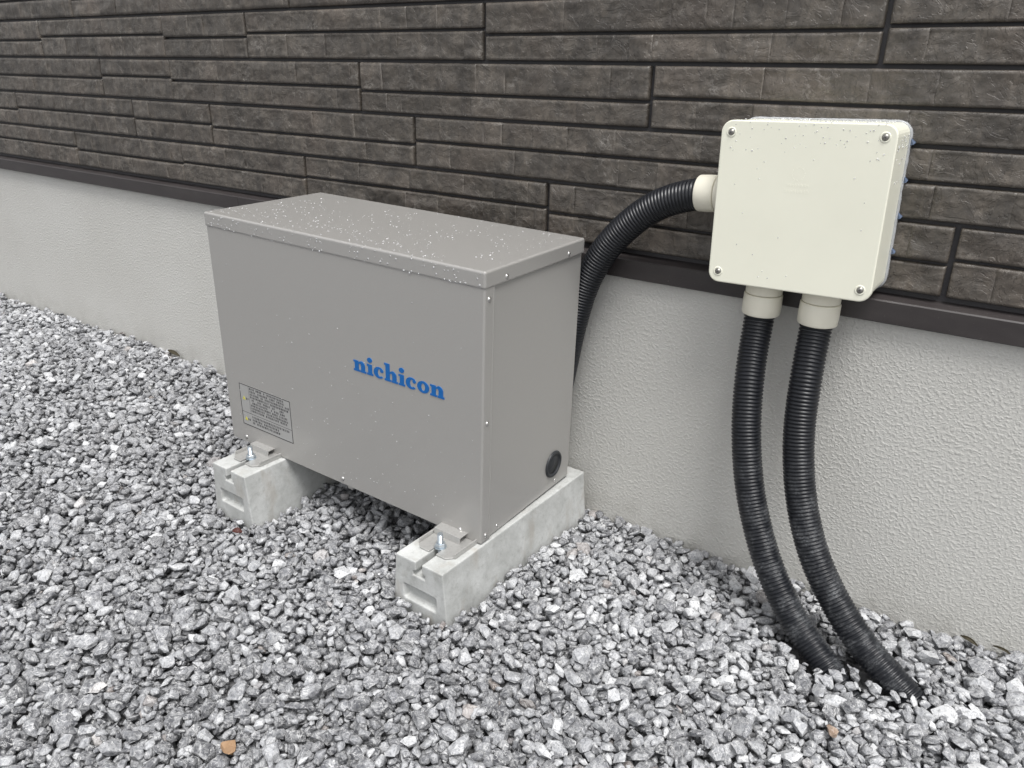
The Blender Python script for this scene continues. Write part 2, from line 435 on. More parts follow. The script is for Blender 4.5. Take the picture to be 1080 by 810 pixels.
# ------------------------------------------------------------------ concrete blocks
BLK_W, BLK_T, BLK_H, BLK_L, BURY = 0.1496, 0.1290, 0.1240, 0.5445, 0.03
def block_mesh():
    z = BLK_H; wb = BLK_W/2; wt = BLK_T/2; sl = (wb-wt)/BLK_H; wbb = wb+sl*BURY
    out = [(-wbb, -BURY), (wbb, -BURY), (wt, z), (0.0085, z), (0.0085, z-0.022), (0.017, z-0.024), (0.017, z-0.034), (-0.017, z-0.034), (-0.017, z-0.024), (-0.0085, z-0.022), (-0.0085, z), (-wt, z)]
    bm = bmesh.new(); bm_prism(bm, out, 0, BLK_L, lambda u, v, d: (u, d, v)); bmesh.ops.recalc_face_normals(bm, faces=bm.faces[:])
    me = bpy.data.meshes.new('concrete_block'); bm.to_mesh(me); bm.free()
    o = bpy.data.objects.new('tmp', me); COL.objects.link(o)
    bm = bmesh.new()
    a = rounded_rect(0.096, 0.040, 0.006, 3, 0, 0.040); c = rounded_rect(0.078, 0.026, 0.005, 3, 0, 0.038)
    va = [bm.verts.new((u, -0.004, v)) for u, v in a]; vc = [bm.verts.new((u, 0.014, v)) for u, v in c]
    bm.faces.new(va); bm.faces.new(vc[::-1]); n = len(va)
    for i in range(n): bm.faces.new((va[i], vc[i], vc[(i+1) % n], va[(i+1) % n]))
    bmesh.ops.recalc_face_normals(bm, faces=bm.faces[:])
    m2 = bpy.data.meshes.new('cut'); bm.to_mesh(m2); bm.free()
    cut = bpy.data.objects.new('cut', m2); COL.objects.link(cut)
    md = o.modifiers.new('b', 'BOOLEAN'); md.object = cut; md.operation = 'DIFFERENCE'; md.solver = 'EXACT'
    bevel_all(o, 0.0032, 2, 28)
    dg = bpy.context.evaluated_depsgraph_get(); dg.update()
    res = bpy.data.meshes.new_from_object(o.evaluated_get(dg)); res.name = 'concrete_block'
    bpy.data.objects.remove(o); bpy.data.objects.remove(cut)
    return res
bme = block_mesh()
BLOCKS = [((0.0395, -0.5782, -0.0083), -1.09, 0.22, 'grey concrete base block under the cabinet end nearer the junction box'),
          ((-0.5803, -0.5814, 0.0083), -1.07, 0.0, 'grey concrete base block under the warning label end of the cabinet')]
for loc, az, tilt, lab in BLOCKS:
    o = link('concrete_block', bme, M['concrete']); o.location = loc
    o.rotation_euler = (math.radians(tilt), 0, math.radians(az))
    tag(o, lab, 'concrete block', 'concrete blocks carrying the cabinet')

# ------------------------------------------------------------------ the grey cabinet
CO = Vector((-0.7195, -0.4631, 0.1391))
ex = Vector((0.8232, 0.0117, -0.0196)).normalized(); ez = Vector((0.0143, -0.0083, 0.5949)); ez = (ez - ex*ez.dot(ex)).normalized(); ey = ez.cross(ex)
CM = Matrix(((ex.x, ey.x, ez.x, CO.x), (ex.y, ey.y, ez.y, CO.y), (ex.z, ey.z, ez.z, CO.z), (0, 0, 0, 1)))
CW, CD, CH, LID = 0.8235, 0.3651, 0.5951, 0.0345
cab = empty('equipment_cabinet', label='grey painted steel outdoor cabinet with blue lettering, standing on two concrete blocks', cat='equipment cabinet', mat=CM)
bm = bmesh.new(); bm_box(bm, 0.0035, CW-0.0035, 0.004, CD, 0.0, CH-LID+0.010, 0.002, 2); from_bm('body', bm, M['cabinet'], cab)
# front panel: a folded sheet that wraps round both vertical edges
def fold(r=0.0045, n=4, t=0.0022, fl=0.030):
    def path(o):
        p = [(CW-o, fl)]; cx, cy, rr = CW-r, r, r-o
        for k in range(n+1):
            a = math.radians(0-90*k/n); p.append((cx+rr*math.cos(a), cy+rr*math.sin(a)))
        cx = r
        for k in range(n+1):
            a = math.radians(-90-90*k/n); p.append((cx+rr*math.cos(a), cy+rr*math.sin(a)))
        p.append((o, fl)); return p
    return path(0), path(t)
outp, inp = fold()
bm = bmesh.new(); bm_prism(bm, outp + inp[::-1], 0.0008, CH-LID+0.006, lambda u, v, d: (u, v, d))
o = from_bm('front_panel', bm, M['cabinet'], cab); bevel_all(o, 0.0007, 2, 50)
for xa in (CW-0.0006, -0.0010):
    bm = bmesh.new(); bm_box(bm, xa, xa+0.0016, 0.0275, 0.0302, 0.0008, CH-LID+0.004, 0.0006, 2); from_bm('panel_hem', bm, M['cabinet'], cab)
bm = bmesh.new(); bm_box(bm, -0.0018, CW+0.0018, -0.0020, CD+0.0018, CH-LID, CH, 0.0048, 4)
o = from_bm('lid', bm, M['cabinet'], cab)

def screw(name, p, d, r, parent, mat=None, cross=True, pan=0.55):
    bm = bmesh.new(); A = axis_mat(p, d)
    bm_lathe(bm, [(r*1.25, -0.0004), (r*1.25, 0.0006), (r, 0.0008), (r*0.97, r*pan*0.5), (r*0.8, r*pan*0.85), (r*0.45, r*pan), (0, r*pan*1.04)], 16, A)
    o = from_bm(name, bm, mat or M['steel'], parent, True)
    if cross:
        bm = bmesh.new()
        for a in (0.4, 0.4+math.pi/2):
            R = A @ Matrix.Rotation(a, 4, 'Z')
            for v in ((0,),):
                w, l, h0, h1 = r*0.11, r*0.55, r*pan*0.80, r*pan*1.08
                vs_ = [bm.verts.new(R @ Vector(q)) for q in ((-l,-w,h0),(l,-w,h0),(l,w,h0),(-l,w,h0),(-l,-w,h1),(l,-w,h1),(l,w,h1),(-l,w,h1))]
                for f in ((0,3,2,1),(4,5,6,7),(0,1,5,4),(1,2,6,5),(2,3,7,6),(3,0,4,7)): bm.faces.new([vs_[i] for i in f])
        from_bm('cross_recess', bm, M['darksteel'], o)
    return o
for x, z in ((0.0575, 0.0150), (0.4118, 0.0145), (0.766, 0.0140)): screw('screw', (x, 0.0, z), (0, -1, 0), 0.0046, cab, cross=False)
for y, z in ((0.0150, 0.539), (0.0152, 0.2806), (0.0165, 0.0140)): screw('screw', (CW, y, z), (1, 0, 0), 0.0046, cab, cross=False)
for y, z in ((0.0630, 0.0125), (0.3054, 0.0125)): screw('screw', (CW-0.0035, y, z), (1, 0, 0), 0.0038, cab, cross=False)
for y in (0.0685, 0.2995): screw('screw', (CW+0.0018, y, CH-0.0228), (1, 0, 0), 0.0042, cab, cross=False)
# black rubber cable plug
bm = bmesh.new()
bm_lathe(bm, [(0.0335, -0.001), (0.0340, 0.0015), (0.0325, 0.0045), (0.0285, 0.0052), (0.0265, 0.0040), (0.0258, 0.0012), (0.0220, 0.0010), (0.0205, 0.0026), (0.0, 0.0030)], 40, axis_mat((CW-0.0035, 0.2908, 0.0640), (1, 0, 0)))
from_bm('cable_plug', bm, M['rubber'], cab, True)
bm = bmesh.new(); bm_box(bm, 0.417, 0.433, 0.010, 0.012, -0.014, 0.002); from_bm('drain_tab', bm, M['cabinet'], cab)

# lettering, drawn letter by letter in a bold slab face (unit = x-height)
def arc(cx, cy, rx, ry, a0, a1, n=12): return [(cx+rx*math.cos(math.radians(a0+(a1-a0)*k/n)), cy+ry*math.sin(math.radians(a0+(a1-a0)*k/n))) for k in range(n+1)]
def rect(x0, x1, y0, y1): return [(x0, y0), (x1, y0), (x1, y1), (x0, y1)]
def g_n(tall=False):
    top = 1.62 if tall else 1.0
    P = [rect(0.11, 0.48, 0.18, top), rect(0.0, 0.11, top-0.18, top), rect(0.0, 0.57, 0, 0.18), rect(0.72, 1.09, 0.18, 0.62), rect(0.63, 1.20, 0, 0.18)]
    o_ = arc(0.72, 0.62, 0.37, 0.42, 0, 90, 8); i_ = arc(0.60, 0.62, 0.12, 0.17, 90, 0, 6)
    P.append(o_ + [(0.60, 0.98), (0.48, 0.86), (0.48, 0.68), (0.54, 0.75)] + i_)
    return P, 1.20
def g_i(): return [rect(0.11, 0.48, 0.18, 1.0), rect(0.0, 0.11, 0.82, 1.0), rect(0.0, 0.58, 0, 0.18), arc(0.28, 1.40, 0.23, 0.23, 0, 345, 23)], 0.55
def g_c():
    o_ = arc(0.50, 0.50, 0.50, 0.53, 48, 318, 26); i_ = arc(0.56, 0.50, 0.18, 0.34, 312, 62, 22)
    return [o_ + i_, arc(0.76, 0.72, 0.155, 0.155, 0, 345, 19)], 0.93
def g_o():
    P = []
    for a in range(0, 360, 15):
        P.append(arc(0.52, 0.50, 0.52, 0.53, a, a+15, 2) + arc(0.52, 0.50, 0.17, 0.33, a+15, a, 2))
    return P, 1.04
X_H = 0.0248; LX0, LX1, LZ = 0.4720, 0.7265, 0.3118
gl = [g_n(), g_i(), g_c(), g_n(True), g_i(), g_c(), g_o(), g_n()]; gap = 0.09
sx = (LX1-LX0)/(sum(w for _, w in gl)+gap*(len(gl)-1)); bm = bmesh.new(); cx = 0
for P, w in gl:
    for q, poly in enumerate(P):
        bm_prism(bm, poly, -0.0003, 0.0010, lambda u, v, d, c=cx, q=q: (LX0+(c+u)*sx, -d-(0.00006*q if len(P) < 10 else 0), LZ+v*X_H))
    cx += w+gap
from_bm('brand_lettering', bm, M['blue'], cab)

# warning label: film, printed frame, rows of small print, two yellow triangles
LA = (0.0535, 0.2445, 0.0540, 0.1695)
bm = bmesh.new(); bm_box(bm, LA[0], LA[1], -0.00035, 0.0002, LA[2], LA[3]); lab = from_bm('warning_label', bm, M['label'], cab)
bm = bmesh.new(); fr = 0.0020
def lq(x0, x1, z0, z1, y=-0.00055):
    v = [bm.verts.new(p) for p in ((x0, y, z0), (x1, y, z0), (x1, y, z1), (x0, y, z1))]; bm.faces.new(v)
lq(LA[0], LA[1], LA[3]-fr, LA[3]); lq(LA[0], LA[1], LA[2], LA[2]+fr); lq(LA[0], LA[0]+fr, LA[2]+fr, LA[3]-fr); lq(LA[1]-fr, LA[1], LA[2]+fr, LA[3]-fr)
zm = 0.0905; lq(LA[0]+fr, LA[1]-fr, zm, zm+0.0010); lq(0.0885, 0.0893, zm+0.001, LA[3]-fr)
r2 = random.Random(5)
def textrow(x0, x1, z, h):
    x = x0
    while x < x1:
        w = h*r2.uniform(0.55, 0.95)
        if r2.random() < 0.9:
            n = r2.randint(2, 3)
            for k in range(n): lq(x, x+w*r2.uniform(0.6, 1), z+h*k/n, z+h*(k+0.45)/n)
            lq(x+w*r2.uniform(0, 0.6), x+w*0.75, z+h*0.05, z+h*0.95, -0.0006)
        x += w+h*0.22
for k in range(9): textrow(0.0925, 0.0925+r2.uniform(0.09, 0.145), 0.1595-0.0077*k, 0.0058)
for k in range(3): textrow(0.0925, 0.0925+r2.uniform(0.10, 0.145), 0.0800-0.0083*k, 0.0062)
for z in (0.1275, 0.0690): textrow(0.0745, 0.0860, z, 0.0062)
from_bm('small_print', bm, M['ink'], lab)
for z in (0.1265, 0.0680):
    bm = bmesh.new(); bm_prism(bm, [(0.0625, z), (0.0735, z), (0.0680, z+0.0095)], -0.0001, 0.0006, lambda u, v, d: (u, -d-0.0002, v)); from_bm('warning_triangle', bm, M['yellow'], lab)

# mounting feet: folded steel saddles bolted into the slot of each block
def foot(bx, by, bz, az):
    T = CM.inverted() @ (Matrix.Translation((bx, by, bz)) @ Matrix.Rotation(math.radians(az), 4, 'Z'))
    bm = bmesh.new()
    w, y0, y1, t = 0.047, 0.042, 0.240, 0.0045
    pl = [(-w, y1), (-w, y0+0.012), (-w+0.012, y0), (-0.0095, y0), (-0.0095, y0+0.030), (0.0095, y0+0.030), (0.0095, y0), (w-0.012, y0), (w, y0+0.012), (w, y1)]
    bm_prism(bm, pl, 0.0006, t, lambda u, v, d: (u, v, d))
    for s in (-1, 1):                                   # upturned side lips
        bm_prism(bm, [(s*w, y0+0.014), (s*(w+0.0040), y0+0.014), (s*(w+0.0040), y1), (s*w, y1)], 0.0006, 0.0125, lambda u, v, d: (u, v, d))
    bm.transform(T); f = from_bm('mounting_foot', bm, M['galv'], cab); bevel_all(f, 0.0014, 2)
    bm = bmesh.new()
    bm_prism(bm, [(0.098, t), (0.101, t), (0.103, 0.016), (0.150, 0.0175), (0.150, 0.020), (0.101, 0.0185)], -0.046, 0.026, lambda u, v, d: (d, u, v))
    bm.transform(T); u = from_bm('hook_plate', bm, M['galv'], f); bevel_all(u, 0.0006, 2)
    A = T @ Matrix.Translation((0, 0.068, 0))
    bm = bmesh.new(); pr = [(0.0064, -0.012)]; z = -0.012
    while z < 0.036: pr += [(0.0064, z), (0.0057, z+0.0007), (0.0064, z+0.0014)]; z += 0.0015
    pr += [(0.0058, 0.0375), (0, 0.0378)]
    bm_lathe(bm, pr, 14, A); b = from_bm('bolt', bm, M['zinc'], f, False)
    bm = bmesh.new(); bm_lathe(bm, [(0.0065, t), (0.0135, t), (0.0135, t+0.0018), (0.0066, t+0.0018)], 24, A); from_bm('washer', bm, M['zinc'], f)
    bm = bmesh.new(); bm_lathe(bm, [(0.0065, t+0.002), (0.0100, t+0.002), (0.0110, t+0.003), (0.0110, t+0.010), (0.0100, t+0.0112), (0.0066, t+0.0112)], 6, A); from_bm('nut', bm, M['zinc'], f)
for (loc, az, tilt, lab_) in BLOCKS: foot(loc[0], loc[1], loc[2]+BLK_H, az)

# ------------------------------------------------------------------ junction box
JC = Vector((0.5578, 0.0, 0.8318)); JW, JH, JD = 0.2988, 0.2992, 0.1237
JM = Matrix.Translation(JC) @ Matrix.Rotation(math.radians(-1.25), 4, 'Y')
jb = empty('junction_box', label='square ivory plastic junction box fixed to the brown siding wall', cat='junction box', mat=JM)
def jf(u, v, d): return (u, -d, v)
bm = bmesh.new(); bm_prism(bm, rounded_rect(JW-0.004, JH-0.004, 0.020, 6), 0.006, JD-0.016, jf); o = from_bm('box_body', bm, M['cover'], jb); bevel_all(o, 0.001, 1)
bm = bmesh.new(); bm_prism(bm, rounded_rect(JW, JH, 0.021, 7), JD-0.0155, JD, jf); o = from_bm('cover', bm, M['cover'], jb); bevel_all(o, 0.0026, 3)
cover = o
for sx_ in (-1, 1):
    for sz_ in (-1, 1):
        x, z = sx_*0.1302, sz_*0.1285
        bm = bmesh.new(); bm_lathe(bm, [(0.0090, JD-0.001), (0.0088, JD+0.0006), (0.0078, JD+0.0010), (0.0062, JD+0.0009), (0.0056, JD+0.0002)], 24, Matrix.Translation((x, 0, z)) @ Matrix.Rotation(math.pi/2, 4, 'X'))
        s_ = from_bm('screw_boss', bm, M['cover'], jb, True)
        screw('screw', (x, -JD-0.0004, z), (0, -1, 0), 0.0046, jb, M['boxscrew'])
# raised moulded maker's marks, too worn to read
bm = bmesh.new(); r3 = random.Random(3)
for k in range(10):
    a = k/10*2*math.pi; a2 = a+0.42
    q = [(0.012*math.cos(a), 0.012*math.sin(a)), (0.012*math.cos(a2), 0.012*math.sin(a2)), (0.0105*math.cos(a2), 0.0105*math.sin(a2)), (0.0105*math.cos(a), 0.0105*math.sin(a))]
    bm_prism(bm, [(u-0.002, v+0.062) for u, v in q], JD-0.0002, JD+0.0002, jf)
for zz, wd in ((0.040, 0.036), (0.029, 0.042)):
    x = -0.002-wd/2
    while x < -0.002+wd/2:
        w = r3.uniform(0.0022, 0.0045); bm_prism(bm, rect(x, x+w, zz, zz+r3.uniform(0.004, 0.006)), JD-0.0002, JD+0.0002, jf); x += w+0.0018
from_bm('moulded_mark', bm, M['cover'], cover)
# sealant bead at the back edge, blue film scraps in the grooves
bm = bmesh.new(); seg = 90; path = rounded_rect(JW-0.003, JH-0.003, 0.022, 8)
path = [p for p in path if not (p[1] < -JH/2+0.004 and abs(p[0]) < JW/2-0.02)]
start = max(range(len(path)), key=lambda i: (Vector(path[i])-Vector(path[i-1])).length); path = path[start:]+path[:start]
pts = []
for a, b in zip(path, path[1:]):
    n = max(1, int((Vector(b)-Vector(a)).length/0.006))
    for k in range(n): pts.append(Vector(a).lerp(Vector(b), k/n))
rings = []
for i, p in enumerate(pts):
    tdir = (pts[min(i+1, len(pts)-1)]-pts[max(i-1, 0)]).normalized(); nrm = Vector((tdir.y, -tdir.x)); rr = 0.0036*(0.9+0.2*r3.random())
    rings.append([bm.verts.new((p.x+nrm.x*rr*math.cos(a), -0.002+1.6*rr*math.sin(a)*-1, p.y+nrm.y*rr*math.cos(a))) for a in [k/8*2*math.pi for k in range(8)]])
for a, b in zip(rings, rings[1:]):
    for k in range(8): bm.faces.new((a[k], a[(k+1) % 8], b[(k+1) % 8], b[k]))
from_bm('sealant_bead', bm, M['seal'], jb, True)
for z in (0.116, 0.0515, -0.0120, -0.0760):
    bm = bmesh.new(); x0 = JW/2+0.003; w = r3.uniform(0.003, 0.006)
    q = [Vector((x0-0.004, -0.006, z-0.006)), Vector((x0-0.004, -0.006, z+0.008)), Vector((x0+w, -0.002, z-0.001)), Vector((x0+w*0.6, -0.008, z-0.005))]
    vs_ = [bm.verts.new(p) for p in q] + [bm.verts.new(p+Vector((0, 0.0008, 0))) for p in q]
    for f in ((0,1,2,3),(7,6,5,4),(0,4,5,1),(1,5,6,2),(2,6,7,3),(3,7,4,0)): bm.faces.new([vs_[i] for i in f])
    from_bm('film_scrap', bm, M['tape'], jb)

def connector(p, d, l1, l2, r1, r2_):
    """Threaded socket: a short neck at the box and a wider collar towards the conduit."""
    A = JM.inverted() @ axis_mat(Vector(p), d)
    bm = bmesh.new(); bm_lathe(bm, [(r2_*0.8, -0.006), (r2_, -0.006), (r2_, l1-0.0012), (r2_-0.001, l1), (r2_*0.8, l1)], 40, A); n = from_bm('conduit_socket', bm, M['socket'], jb, True)
    bevel_all(n, 0.0006, 1)
    bm = bmesh.new(); pr = [(r2_*0.80, l1+0.0010), (r1-0.0015, l1+0.0008), (r1, l1+0.0022), (r1+0.0006, l1+l2*0.5), (r1, l1+l2-0.003), (r1-0.0012, l1+l2-0.0008), (r1-0.004, l1+l2), (r1-0.0062, l1+l2-0.001), (r1-0.0066, l1+0.004)]
    bm_lathe(bm, pr, 40, A); c = from_bm('collar', bm, M['socket'], n, True); bevel_all(c, 0.0004, 1)
YC = -0.060
connector((0.4095, YC, 0.8380), (-1, 0, -0.06), 0.020, 0.040, 0.0355, 0.0345)
connector((0.5060, YC, 0.6825), (-0.015, 0, -1), 0.026, 0.0430, 0.0370, 0.0352)
connector((0.6155, YC, 0.6850), (-0.015, 0, -1), 0.027, 0.0440, 0.0370, 0.0352)

# ------------------------------------------------------------------ corrugated conduits
def catmull(P, n=24):
    P = [np.array(p, float) for p in P]; P = [2*P[0]-P[1]] + P + [2*P[-1]-P[-2]]; out = []
    for i in range(1, len(P)-2):
        for k in range(n):
            t = k/n; a, b, c, d = P[i-1], P[i], P[i+1], P[i+2]
            out.append(0.5*((2*b)+(-a+c)*t+(2*a-5*b+4*c-d)*t*t+(-a+3*b-3*c+d)*t**3))
    out.append(P[-2]); return np.array(out)
def resample(P, step):
    s = np.concatenate([[0], np.cumsum(np.linalg.norm(np.diff(P, axis=0), axis=1))]); q = np.arange(0, s[-1], step)
    return np.stack([np.interp(q, s, P[:, k]) for k in range(3)], -1)
def smooth_path(P, it=60):
    P = P.copy()
    for _ in range(it): P[1:-1] = 0.25*P[:-2]+0.5*P[1:-1]+0.25*P[2:]
    return P
def conduit(P, R, label, pitch=0.0074, segs=28):
    C = resample(smooth_path(resample(catmull(P), 0.006), 24), pitch/8)
    T = np.gradient(C, axis=0); T /= np.linalg.norm(T, axis=1)[:, None]
    n = np.cross(T[0], [0.3, 1, 0.2]); n /= np.linalg.norm(n); V = []
    a = np.arange(segs)/segs*2*np.pi
    shape = [0, 0.75, 1, 1, 1, 0.75, 0, -0.1]
    for i in range(len(C)):
        n = n-T[i]*n.dot(T[i]); n /= np.linalg.norm(n); b = np.cross(T[i], n)
        r = R-0.0021+0.0021*shape[i % 8]
        V.append(C[i]+r*(np.cos(a)[:, None]*n+np.sin(a)[:, None]*b))
    V = np.array(V); m = len(V); I = np.arange(m*segs).reshape(m, segs); J = np.roll(I, -1, 1)
    F = np.stack([I[:-1], J[:-1], J[1:], I[1:]], -1).reshape(-1, 4)
    me = np_mesh('corrugated_conduit', V.reshape(-1, 3), F); o = link('corrugated_conduit', me, M['conduit'], None, True)
    tag(o, label, 'conduit', 'black corrugated conduits from the junction box'); return C
c1 = [(0.504, -0.060, 0.640), (0.504, -0.060, 0.6124), (0.5062, -0.0775, 0.5405), (0.513, -0.0990, 0.4871), (0.527, -0.1216, 0.3935), (0.5553, -0.1421, 0.281), (0.5974, -0.1626, 0.1833), (0.6437, -0.1832, 0.1109), (0.7015, -0.2037, 0.0458), (0.7569, -0.2242, 0.0070), (0.8047, -0.2448, -0.022), (0.86, -0.265, -0.055), (0.92, -0.287, -0.095)]
c2 = [(0.6142, -0.060, 0.640), (0.6141, -0.060, 0.6106), (0.616, -0.0762, 0.5595), (0.6193, -0.0924, 0.5103), (0.6258, -0.1087, 0.4169), (0.6439, -0.1249, 0.3246), (0.6711, -0.1411, 0.2449), (0.7096, -0.1573, 0.1695), (0.763, -0.1736, 0.1015), (0.8198, -0.1898, 0.0489), (0.8731, -0.206, 0.0160), (0.9253, -0.2222, -0.012), (0.985, -0.24, -0.045), (1.06, -0.262, -0.085)]
c3 = [(0.375, YC, 0.8360), (0.3462, YC, 0.8325), (0.3163, YC, 0.8240), (0.2757, YC, 0.8090), (0.235, YC, 0.7834), (0.1965, YC, 0.7500), (0.156, YC, 0.7050), (0.1249, YC, 0.6560), (0.1012, YC, 0.6030), (0.0826, YC, 0.5353), (0.0682, YC, 0.4672), (0.0566, YC, 0.3953), (0.042, YC-0.004, 0.3095), (0.020, YC-0.014, 0.22), (-0.005, YC-0.040, 0.17)]
P1 = conduit(c1, 0.0295, 'black conduit dropping from the junction box into gravel, nearer the cabinet of the two')
P2 = conduit(c2, 0.0302, 'black conduit dropping from the junction box into gravel, farther from the cabinet of the two')
P3 = conduit(c3, 0.0320, 'black conduit arching from the side of the junction box down behind the cabinet')

# ------------------------------------------------------------------ gravel: stones dropped one by one on a height map
def stone_proto(seed, nplanes):
    r = random.Random(seed); bm = bmesh.new(); bmesh.ops.create_cube(bm, size=2.3)
    for k in range(nplanes):
        z = 1-2*(k+0.5+r.uniform(-0.4, 0.4))/nplanes; ph = k*2.39996+r.uniform(-0.5, 0.5); s = math.sqrt(max(0, 1-z*z))
        n = Vector((s*math.cos(ph), s*math.sin(ph), z)); d = r.uniform(0.74, 1.0)
        g = bmesh.ops.bisect_plane(bm, geom=bm.verts[:]+bm.edges[:]+bm.faces[:], plane_co=n*d, plane_no=n, clear_outer=True)
        es = [e for e in g['geom_cut'] if isinstance(e, bmesh.types.BMEdge)]
        if len(es) > 2: bmesh.ops.edgeloop_fill(bm, edges=es)
    bmesh.ops.remove_doubles(bm, verts=bm.verts[:], dist=0.10)
    bmesh.ops.bevel(bm, geom=bm.edges[:], offset=0.042, segments=1, affect='EDGES', profile=0.5)
    bmesh.ops.remove_doubles(bm, verts=bm.verts[:], dist=0.03)
    for v in bm.verts: v.co *= 1+r.uniform(-0.06, 0.06)
    bmesh.ops.recalc_face_normals(bm, faces=bm.faces[:])
    bmesh.ops.triangulate(bm, faces=bm.faces[:])
    me = bpy.data.meshes.new('stone'); bm.to_mesh(me); bm.free(); me.materials.append(M['stone'])
    V = np.empty(len(me.vertices)*3); me.vertices.foreach_get('co', V)
    F = np.empty(len(me.polygons)*3, np.int32); me.loops.foreach_get('vertex_index', F)
    return me, V.reshape(-1, 3), F.reshape(-1, 3)
PROTO = [stone_proto(100+k, 10+k % 6) for k in range(28)]

CELL = 0.003; GX0, GX1, GY0, GY1 = -3.5, 1.6, -1.85, 0.0
NX, NY = int((GX1-GX0)/CELL), int((GY1-GY0)/CELL)
gx = GX0+(np.arange(NX)+0.5)*CELL; gy = GY0+(np.arange(NY)+0.5)*CELL
prof_w = np.interp(gx, [-3.5, -2.9, -2.3, -1.7, -1.0, -0.2, 0.25, 0.5, 0.75, 1.0, 1.6], [0.0, 0.002, 0.012, 0.010, 0.002, -0.006, -0.010, -0.008, -0.001, 0.004, 0.004])
fall = np.exp(-(-gy/0.35)**2)
H0 = prof_w[None, :]*fall[:, None] + (vnoise(*np.meshgrid(gx*4, gy*4), 5)-0.5)*0.016
floor = H0-0.0285
HM = floor.copy()
own = np.full(HM.shape, -1, np.int32); TALL = 9.0
GXX, GYY = np.meshgrid(gx, gy)
for (loc, az, tilt, _) in BLOCKS:
    a = math.radians(az); dx, dy = GXX-loc[0], GYY-loc[1]; lx = dx*math.cos(a)+dy*math.sin(a); ly = -dx*math.sin(a)+dy*math.cos(a)
    HM[(np.abs(lx) < BLK_W/2+0.001) & (ly > -0.001) & (ly < BLK_L+0.001)] = TALL
for P, R in ((P1, 0.031), (P2, 0.032)):                      # conduits where they meet the gravel
    for p in P[::3]:
        if p[2]-R > 0.010: continue
        i0 = int((p[0]-R-GX0)/CELL); j0 = int((p[1]-R-GY0)/CELL); k = int(2*R/CELL)+2
        sub = HM[j0:j0+k, i0:i0+k]; d2 = (GXX[j0:j0+k, i0:i0+k]-p[0])**2+(GYY[j0:j0+k, i0:i0+k]-p[1])**2
        np.maximum(sub, np.where(d2 < R*R, p[2]+np.sqrt(np.maximum(R*R-d2, 0)), -9), out=sub)
def project(x, y, z):
    d = np.stack([x, y, z], -1)-CAM; w = d@C_F
    return 540+FPX*(d@C_R)/w, 405-FPX*(d@C_U)/w, w
cand = 60000
cxs = rng.uniform(GX0+0.03, GX1-0.03, cand*3); cys = rng.uniform(GY0+0.03, -0.004, cand*3)
u, v, w = project(cxs, cys, np.zeros_like(cxs))
keep = (w > 0.2) & (u > -140) & (u < 1230) & (v > 0) & (v < 950)
cxs, cys = cxs[keep], cys[keep]
area = keep.mean()*(GX1-GX0-0.06)*(GY1-GY0-0.034)
NST = min(len(cxs), int(area*8600)); S = []
sizes = np.clip(np.exp(rng.normal(math.log(0.0094), 0.42, NST)), 0.0048, 0.0215)
order_bias = rng.random(NST); sizes = sizes[np.argsort(-(sizes+rng.normal(0, 0.004, NST)))][::-1] if False else sizes
for i in range(NST):
    a = sizes[i]; b = a*rng.uniform(0.50, 0.92); c = a*rng.uniform(0.30, 0.66); th = rng.uniform(0, math.pi)
    best = None
    for t in range(5):
        x = cxs[i]+(rng.uniform(-0.022, 0.022) if t else 0); y = min(cys[i]+(rng.uniform(-0.022, 0.022) if t else 0), -0.35*a)
        i0 = int((x-a-GX0)/CELL); j0 = int((y-a-GY0)/CELL); k = int(2*a/CELL)+2
        if i0 < 0 or j0 < 0 or i0+k > NX: continue
        X = GXX[j0:j0+k, i0:i0+k]-x; Y = GYY[j0:j0+k, i0:i0+k]-y
        lx = (X*math.cos(th)+Y*math.sin(th))/a; ly = (-X*math.sin(th)+Y*math.cos(th))/b
        rr = lx*lx+ly*ly; m = rr < 0.92
        if not m.any(): continue
        cap = np.sqrt(1-rr[m])*c; hm = HM[j0:j0+k, i0:i0+k][m]
        z = (hm+cap*0.90).max()
        if best is None or z < best[0]: best = (z, x, y, i0, j0, k, m, cap, hm, X[m], Y[m])
    if best is None: continue
    z, x, y, i0, j0, k, m, cap, hm, Xm, Ym = best
    base = H0[min(max(j0+k//2, 0), NY-1), min(max(i0+k//2, 0), NX-1)]
    if z+0.5*c > base+0.0125+0.25*rng.random()*a: continue
    z -= 0.10*c
    # lean with the local slope, plus some disorder
    g = np.clip(hm, -0.1, 0.1); A_ = np.stack([Xm, Ym, np.ones_like(Xm)], -1)
    sl = np.linalg.lstsq(A_, g, rcond=None)[0] if len(g) > 6 else np.zeros(3)
    nrm = Vector((-float(np.clip(sl[0], -.6, .6))+rng.normal(0, 0.22), -float(np.clip(sl[1], -.6, .6))+rng.normal(0, 0.22), 1)).normalized()
    sub = HM[j0:j0+k, i0:i0+k]; so_ = own[j0:j0+k, i0:i0+k]; up = z+cap*0.92
    newh = np.where(up > sub[m], up, sub[m]); osub = so_[m]; osub[up > sub[m]] = len(S); so_[m] = osub; sub[m] = newh
    S.append((x, y, z, a, b, c, th, nrm))
nS = len(S)
vis = np.bincount(own[own >= 0], minlength=nS).astype(float)*CELL*CELL
arr = np.array([s[:6] for s in S])
u, v, w = project(arr[:, 0], arr[:, 1], arr[:, 2])
inside = (u > 8) & (u < 1072) & (v > 8) & (v < 802)
occl = np.zeros(nS, bool)                                      # hidden under or behind the cabinet
hid = lambda x, y: (x > -0.74) & (x < 0.12) & (y > -0.44)
occl |= hid(arr[:, 0], arr[:, 1])
score = np.where(inside & ~occl, vis*(FPX/w)**2, 0)
